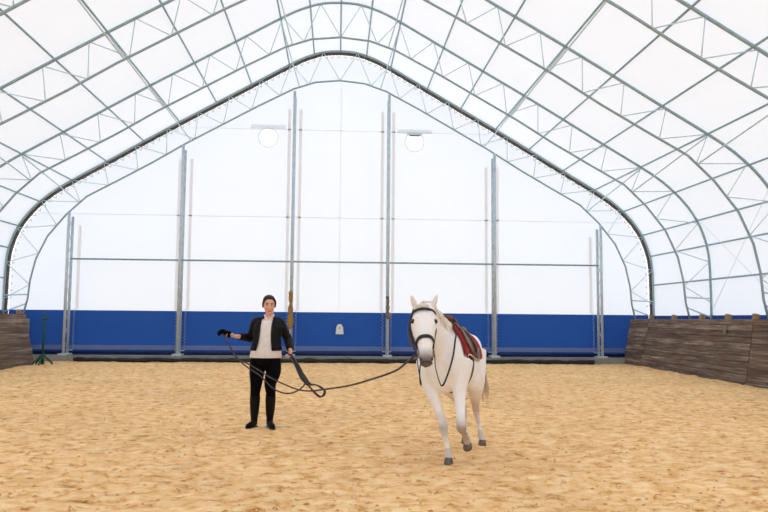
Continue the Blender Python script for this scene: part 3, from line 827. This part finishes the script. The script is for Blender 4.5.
for sg in (-1, 1):
    hstrap('cheekpiece', [(.02, sg * 1.7), (.06, sg * 1.72), (.16, sg * 1.80), (.26, sg * 1.72), (.38, sg * 1.6), (.48, sg * 1.5)], .02, M_leather, bro, .012)
    q = head_pt(.49, sg * 1.5, .012); b = bmesh.new()
    tube(b, [q + HD * (.035 * math.sin(a)) + HU * (.035 * math.cos(a)) for a in [2 * math.pi * k / 18 for k in range(19)]], .006, n=6); obj('bit_ring', b, M_metal, bro)
hstrap('throatlash', [(.02, a) if abs(a) < 1.2 else (.02 + .16 * (abs(a) - 1.2) / 1.94, a) for a in lr(-math.pi, math.pi, 21)], .014, M_leather, bro, .014)
# reins: hang in a bight from the left bit ring, up along the neck to the withers
qL, qR = head_pt(.50, 1.5, .02), head_pt(.50, -1.5, .02)
tube_obj('rein', [qL, V((1.12, .045, .955)), V((.985, .06, .80)), V((.955, .075, .785)), V((.93, .09, .81)), V((.83, .115, .92)), V((.74, .135, 1.05)), V((.64, .135, 1.18)), V((.54, .125, 1.28)), V((.44, .06, 1.38)), V((.36, 0, 1.41))], .0085, M_leather, bro, n=8, sub=5, flat=.5)
tube_obj('rein', [qR, V((1.13, -.115, .95)), V((.985, -.12, .80)), V((.955, -.13, .785)), V((.93, -.145, .82)), V((.83, -.17, .92)), V((.74, -.17, 1.05)), V((.64, -.16, 1.18)), V((.54, -.14, 1.28)), V((.44, -.06, 1.38)), V((.36, 0, 1.41))], .0085, M_leather, bro, n=8, sub=5, flat=.5)
# thick brown side strap hanging at the right cheek
tube_obj('side_strap', [head_pt(.06, -1.9, .02), head_pt(.16, -1.75, .022), head_pt(.27, -1.75, .035), head_pt(.36, -1.7, .04), head_pt(.45, -1.6, .03)], [.010, .011, .017, .017, .010], M_dbrown, bro, n=8, sub=4)
# ------------------------------------------------------------------ person (local: x to the right of the photo, -y towards the viewer)
person = thing('person', 'person in black jacket and black breeches standing with coiled line in hand', 'person', (-.932, 9.78, 0))
def hfr(name, d, up): pass
# torso profile: z, half width, half depth, x centre, y centre
TP = [(.80, .165, .105, .015, .01), (.88, .180, .115, .02, .01), (.96, .172, .11, .025, .0), (1.06, .142, .095, .03, -.005), (1.14, .140, .098, .035, -.01), (1.23, .158, .105, .042, -.005), (1.31, .170, .10, .048, .0), (1.365, .14, .08, .053, .005), (1.40, .07, .06, .056, .005)]
TPS = cat(TP, 4)
def torso(z):
    for a, b in zip(TPS, TPS[1:]):
        if a[0] <= z <= b[0]:
            t = (z - a[0]) / max(b[0] - a[0], 1e-6); return [a[k] + (b[k] - a[k]) * t for k in range(5)]
    return list(TPS[-1] if z > TPS[-1][0] else TPS[0])
def torso_pt(z, a, off=0.):
    """a = 0 towards the viewer, positive to the right of the photo"""
    _, hw, hd, x, y = torso(z); s, c = math.sin(a), math.cos(a)
    return V((x + (hw + off) * math.copysign(abs(s) ** .9, s), y - (hd + off) * math.copysign(abs(c) ** .9, c), z))
SR, ER_, WR = V((-.105, .0, 1.335)), V((-.19, .14, 1.135)), V((-.375, -.02, 1.155))      # arm on the left of the photo
SL, EL_, WL = V((.188, .0, 1.335)), V((.298, .07, 1.125)), V((.342, -.10, .985))
def finger(bm, p, d, curl, ln, r, nrm):
    """chain of three phalanges bending towards nrm"""
    pts = [p]; d = d.normalized(); ax = d.cross(nrm).normalized(); q = p
    for k, f in enumerate((.45, .32, .23)):
        d = Matrix.Rotation(curl[k], 3, ax) @ d; q = q + d * ln * f; pts.append(q)
    tube(bm, pts, [r, r * .97, r * .9, r * .75], n=8, sub=3)
def hand(bm, wr, fwd, nrm, thumb, sc=1., curl=(.6, .9, .7), g=1.):
    """palm with four fingers of different length and a thumb from its side"""
    fwd = fwd.normalized(); nrm = (nrm - fwd * nrm.dot(fwd)).normalized(); side = fwd.cross(nrm).normalized()
    if side.dot(thumb) < 0: side = -side
    P = []
    for q, wd, th in ((-.02, .026, .020), (.02, .034, .019), (.055, .042, .018), (.085, .042, .015), (.098, .034, .010)):
        P.append(ell(wr + fwd * q * sc, side, nrm, wd * sc, th * sc * g, 14, 2.4))
    skin(bm, P)
    for k, ln in enumerate((.072, .080, .075, .058)):
        o = (.030 - .020 * k) * sc
        finger(bm, wr + fwd * (.082 - .004 * abs(k - 1)) * sc + side * o, fwd + side * (.10 - .07 * k), curl, ln * sc, .0088 * sc * g, nrm)
    finger(bm, wr + fwd * .028 * sc + side * .030 * sc, fwd * .6 + side * .8 + nrm * .35, (.15, .35, .3), .075 * sc, .0105 * sc * g, nrm - side * .6)
# --- body
bm = bmesh.new()
skin(bm, [[torso_pt(r[0], 2 * math.pi * k / 24) for k in range(24)] for r in TPS])
HC = V((.052, -.02, 1.562))
tube(bm, [(.054, .012, 1.33), (.058, .005, 1.42), (.064, -.004, 1.50)], [.06, .05, .052], n=16, sub=3)
# head: ellipsoidal skull, tapering jaw, turned to the right of the photo and slightly down
HR_ = Matrix.Rotation(.16, 3, 'Z') @ Matrix.Rotation(.22, 3, 'X')
def hp(x, y, z): return HC + HR_ @ V((x, y, z))
rings = []
for z, hw, f, bk in ((-.112, .018, .072, -.030), (-.104, .034, .084, .005), (-.085, .049, .092, .035), (-.055, .060, .096, .06), (-.02, .068, .096, .082), (.015, .072, .095, .096), (.05, .073, .094, .098), (.08, .066, .082, .09), (.103, .048, .056, .066), (.117, .02, .02, .03)):
    c = hp(0, (bk - f) / 2, z); rings.append(ell(c, HR_ @ V((1, 0, 0)), HR_ @ V((0, 1, 0)), hw, (f + bk) / 2, 22, 2.15))
skin(bm, rings)
tube(bm, [hp(0, -.090, .022), hp(0, -.103, -.005), hp(0, -.113, -.026), hp(0, -.100, -.036)], [.009, .011, .014, .010], n=8, sub=3)
for s in (-1, 1):
    ball(bm, hp(s * .012, -.098, -.033), .008); ball(bm, hp(s * .040, -.082, -.02), (.02, .016, .018))
    ball(bm, hp(s * .033, -.088, .034), (.022, .010, .007))
    ball(bm, hp(s * .074, .012, -.002), (.010, .018, .030))
ball(bm, hp(0, -.096, -.060), (.021, .008, .006)); ball(bm, hp(0, -.095, -.069), (.018, .008, .006)); ball(bm, hp(0, -.084, -.098), (.02, .014, .012))
for S, E_, W_ in ((SR, ER_, WR), (SL, EL_, WL)):
    tube(bm, [S, S.lerp(E_, .5), E_, E_.lerp(W_, .4), W_], [.050, .044, .037, .036, .024], n=12, sub=3)
hd_d = V((.02, -.34, -.94)); hand(bm, WL, hd_d, V((-.8, -.5, .1)), V((-.3, -1, 0)), 1.0, (.9, 1.1, .7))
hand(bm, WR, V((-.9, -.12, .36)), V((.1, -.5, -.85)), V((0, -1, .3)), .9, (.5, .8, .6))
LEGS = []
for s, hx, kx, ax, toe in ((-1, -.075, -.100, -.110, V((-.065, -.15, 0))), (1, .112, .098, .088, V((.055, -.15, 0)))):
    P = [V((hx, .01, .84)), V((hx + s * .012, .0, .70)), V((kx * .9, -.02, .56)), V((kx, -.025, .44)), V((kx + (ax - kx) * .3, .0, .34)), V((kx + (ax - kx) * .7, .012, .2)), V((ax, .01, .09))]
    LEGS.append((P, toe)); tube(bm, P, [.094, .086, .068, .050, .046, .036, .022], n=16, sub=3)
    A = P[-1]; tube(bm, [A + V((0, .03, -.04)), A + V((0, .0, -.05)) + toe * .2, A + toe * .5 + V((0, 0, -.06))], [.018, .020, .012], n=10, sub=2)
pb = obj('body', bm, M_skin, person); fuse(pb, .0055, 3, .5)
SKN, RED, DKS = lin(226, 174, 152), lin(206, 132, 116), lin(120, 80, 66)
def skn(p):
    q = HR_.transposed() @ (p - HC); c = SKN
    for s in (-1, 1): c = mixc(c, RED, .55 * max(0, 1 - (q - V((s * .042, -.09, -.03))).length / .04))
    c = mixc(c, RED, .4 * max(0, 1 - (q - V((0, -.11, -.025))).length / .02))
    if p.z < 1.1: c = mixc(c, RED, .3)
    return c
paint(pb, skn)
for s in (-1, 1):
    bm = bmesh.new(); ball(bm, hp(s * .031, -.0865, .016), (.0125, .010, .007)); obj('eye', bm, M_eye, person)
    tube_obj('eyebrow', [hp(s * .014, -.101, .036), hp(s * .032, -.101, .042), hp(s * .050, -.088, .036)], [.003, .004, .002], M_hair, person, sub=3)
bm = bmesh.new(); tube(bm, [hp(-.024, -.094, -.063), hp(-.008, -.103, -.061), hp(.008, -.103, -.061), hp(.024, -.094, -.063)], [.003, .006, .006, .003], n=8, sub=3); obj('lips', bm, M_lip, person)
# hair: drawn back from the face into a knot
bm = bmesh.new(); rings = []
for z, hw, f, bk in ((-.075, .03, -.045, .075), (-.05, .055, -.030, .098), (-.01, .072, -.012, .110), (.03, .079, .012, .116), (.05, .080, .024, .116), (.070, .079, .064, .114), (.090, .071, .080, .104), (.110, .056, .064, .082), (.127, .024, .030, .036)):
    c = hp(0, (bk - f) / 2, z); rings.append(ell(c, HR_ @ V((1, 0, 0)), HR_ @ V((0, 1, 0)), hw, (f + bk) / 2, 22, 2.1))
skin(bm, rings)
for s in (-1, 1): tube(bm, [hp(s * .012, -.060, .112), hp(s * .062, -.058, .080), hp(s * .079, -.02, .02), hp(s * .076, .01, -.04)], [.014, .016, .014, .010], n=8, sub=3)
ball(bm, hp(.0, .10, .06), (.05, .05, .045))
hr = obj('hair', bm, M_hair, person); fuse(hr, .007, 3)
# --- shirt: knit top with a soft collar
bm = bmesh.new()
rings = [[torso_pt(z, 2 * math.pi * k / 30, o + .006 * math.sin(k * 2.1 + z * 9)) for k in range(30)] for z, o in ((.885, .016), (.90, .021), (.95, .023), (1.02, .028), (1.10, .028), (1.20, .020), (1.30, .012), (1.36, .010))]
skin(bm, rings); tube(bm, [(.052, .012, 1.33), (.054, .010, 1.355), (.056, .008, 1.378)], [.095, .080, .064], n=16, sub=2)
shirt = obj('shirt', bm, M_shirt, person)
for s in (-1, 1): tube_obj('collar', [(.056 + s * .006, -.080, 1.345), (.056 + s * .034, -.058, 1.39), (.056 + s * .060, .0, 1.425), (.056 + s * .03, .055, 1.44)], [.012, .014, .012, .010], M_shirt, person, sub=3, n=8)
bm = bmesh.new(); rr = []
for z, o in ((.883, .021), (.905, .026), (.925, .027)): rr.append([torso_pt(z, 2 * math.pi * k / 30, o) for k in range(30)])
skin(bm, rr, cap=False); obj('hem_band', bm, M_shirt, shirt)
# --- jacket: short bomber, open in front
bm = bmesh.new(); g = [(.975, .036, .50), (.99, .043, .49), (1.04, .046, .46), (1.12, .043, .41), (1.21, .034, .36), (1.29, .027, .33), (1.345, .022, .37), (1.375, .022, .52), (1.395, .030, .68)]
Ro, Ri = [], []
for z, o, a0 in cat(g, 3):
    hwd = lambda k: a0 + (2 * math.pi - 2 * a0) * k / 36 - .10
    Ro.append([torso_pt(z, hwd(k), o + .004 * math.sin(z * 95)) for k in range(37)]); Ri.append([torso_pt(z, hwd(k), o - .013) for k in range(37)])
skin(bm, [o + i[::-1] for o, i in zip(Ro, Ri)])
def sleeve(S, E_, W_, cuff):
    Sx = V((S.x * .98 + .0, S.y + .005, S.z - .005)); end = E_.lerp(W_, cuff)
    pts = [Sx + V((.05 if S.x < 0 else -.05, 0, .012)), Sx, S.lerp(E_, .35), S.lerp(E_, .75), E_, E_.lerp(W_, .3), E_.lerp(W_, cuff * .75), end]
    b = bmesh.new(); Q = cat([tuple(p) + (r,) for p, r in zip(pts, (.064, .072, .066, .058, .056, .054, .049, .042))], 4)
    tube(b, [q[:3] for q in Q], [q[3] + .0035 * math.sin(i * 1.9) for i, q in enumerate(Q)], n=16)
    return b
jk = obj('jacket', bm, M_jacket, person)
obj('sleeve', sleeve(SR, ER_, WR, .72), M_jacket, jk); obj('sleeve', sleeve(SL, EL_, WL, .93), M_jacket, jk)
tube_obj('collar', [torso_pt(1.385, .62, .03) + V((0, 0, .0)), V((.122, -.03, 1.405)), V((.125, .03, 1.42)), V((.058, .078, 1.425)), V((-.01, .03, 1.42)), V((-.006, -.03, 1.405)), torso_pt(1.385, -.8, .03)], .015, M_jacket, jk, sub=4, n=8)
for a0 in (.28, -.48): tube_obj('zip', [torso_pt(z, a0 + (.09 if a0 > 0 else -.06) * (1.37 - z) / .39 * 1.0, .046 if z < 1.15 else .033) for z in (.98, 1.06, 1.14, 1.22, 1.30, 1.36)], .004, M_leather, jk, sub=2, n=6)
# --- breeches
bm = bmesh.new()
skin(bm, [[torso_pt(z, 2 * math.pi * k / 24, .010) for k in range(24)] for z in (.80, .84, .88, .92)])
for P, toe in LEGS:
    tube(bm, [P[0] + V((0, 0, .04))] + [P[0]] + P[1:6], [.085, .105, .097, .078, .063, .060, .050], n=18, sub=3)
ball(bm, (.018, .01, .80), (.10, .10, .075))
fuse(obj('breeches', bm, M_trou, person), .009, 4)
# --- tall boots
for P, toe in LEGS:
    b = bmesh.new(); A = P[-1]
    tube(b, [P[3].lerp(P[4], .25), P[4], P[5], A + V((0, .012, .03)), A + V((0, .018, -.03))], [.064, .066, .057, .046, .044], n=18, sub=3)
    tube(b, [A + V((0, .05, -.048)), A + V((0, .0, -.04)), A + toe * .45 + V((0, 0, -.048)), A + toe * .95 + V((0, 0, -.062)), A + toe * 1.12 + V((0, 0, -.068))], [.034, .043, .039, .033, .018], n=14, sub=3)
    bt = obj('boot', b, M_boot, person); fuse(bt, .007, 3)
    b = bmesh.new(); q = toe.normalized(); s_ = q.cross(Z)
    skin(b, [ell(A + toe * .42 + V((0, .01, z)), q, s_, .145, .042, 20, 2.6) for z in (-.095, -.078)]); obj('sole', b, M_leather, bt)
# --- glove on the raised hand
bm = bmesh.new()
hand(bm, WR + V((-.075, -.015, .026)), V((-.9, -.12, .36)), V((.1, -.5, -.85)), V((0, -1, .3)), 1.14, (.6, .9, .6), 1.40)
tube(bm, [WR + V((-.05, -.012, .018)), WR + V((-.09, -.018, .03))], [.040, .042], n=14)
fuse(obj('glove', bm, M_glove, person), .0055, 2)

# ------------------------------------------------------------------ long line between the person and the horse
def lw(pts, y):   # a level piece of line: (x, z) pairs at one depth
    return [V((x, y, z)) for x, z in pts]
PW = V(person.location)
bm = bmesh.new()
HB = horse.matrix_basis @ head_pt(.505, -1.55, .03)
hx, hy, hz = PW + WL + hd_d * .075
gx, gy, gz = PW + WR + V((-.16, -.04, .045))
LR = .0105
far = [V((-.334, 9.40, .496)), V((-.129, 8.95, .560)), V((.133, 8.47, .644)), V((.358, 8.02, .748)), V((.589, 7.55, .875)), HB.lerp(V((.589, 7.55, .875)), .4) + V((0, 0, -.004)), HB]
glv = V((gx, gy, gz))
near1 = [glv, V((-1.341, 9.62, 1.021)), V((-1.244, 9.59, .872)), V((-1.124, 9.56, .825)), V((-.993, 9.53, .754)), V((-.762, 9.49, .622)), V((-.497, 9.45, .516))]
tube(bm, near1 + far, LR, n=8, sub=5, flat=.6)
hnd = V((hx, hy, hz))
near2 = [glv + V((.01, .02, 0)), V((-1.329, 9.66, .982)), V((-1.172, 9.62, .807)), V((-.966, 9.60, .671)), V((-.823, 9.59, .534)), V((-.707, 9.58, .467)), V((-.580, 9.57, .450)), V((-.454, 9.57, .502)), V((-.392, 9.575, .591)), V((-.46, 9.58, .742)), hnd]
tube(bm, near2, LR, n=8, sub=5, flat=.6)
for k, (dx, dl) in enumerate(((0, 0), (.02, -.015), (-.018, .02), (.034, .03))):
    c1 = [hnd + V((dx * .4, -.01 * k, .02)), V((-.498 + dx, 9.58 - .01 * k, .79)), V((-.419 + dx, 9.58 - .012 * k, .627)), V((-.345 + dx * .6, 9.58 - .01 * k, .545 + dl))]
    if k in (0, 1): c1 += [V((-.227, 9.57, .430 + dl)), V((-.163 + dl, 9.57, .415)), V((-.133 + dl, 9.56, .465)), V((-.165, 9.56, .515 + dl)), V((-.254, 9.55, .558)), V((-.355, 9.55, .577 + dl)), V((-.42 + dx, 9.55, .66)), hnd + V((dx, -.02, -.02))]
    else: c1 += [V((-.36 + dx, 9.57, .565)), V((-.43 + dx * .8, 9.56, .68)), hnd + V((-dx * .3, -.02, .01))]
    tube(bm, c1, LR * 1.1, n=8, sub=5, flat=.6)
ball(bm, hnd, (.035, .03, .04))
tag(obj('lunge_line', bm, M_line), 'long dark webbing line looped from the gloved hand, coiled and stretched to the horse', 'line')


# ------------------------------------------------------------------ look
SC.view_settings.view_transform = 'Standard'; SC.view_settings.look = 'None'; SC.view_settings.gamma = 1
SC.view_settings.use_curve_mapping = False
SC.view_settings.exposure = -.18
SC.cycles.max_bounces = 10; SC.cycles.diffuse_bounces = 6; SC.cycles.transmission_bounces = 6
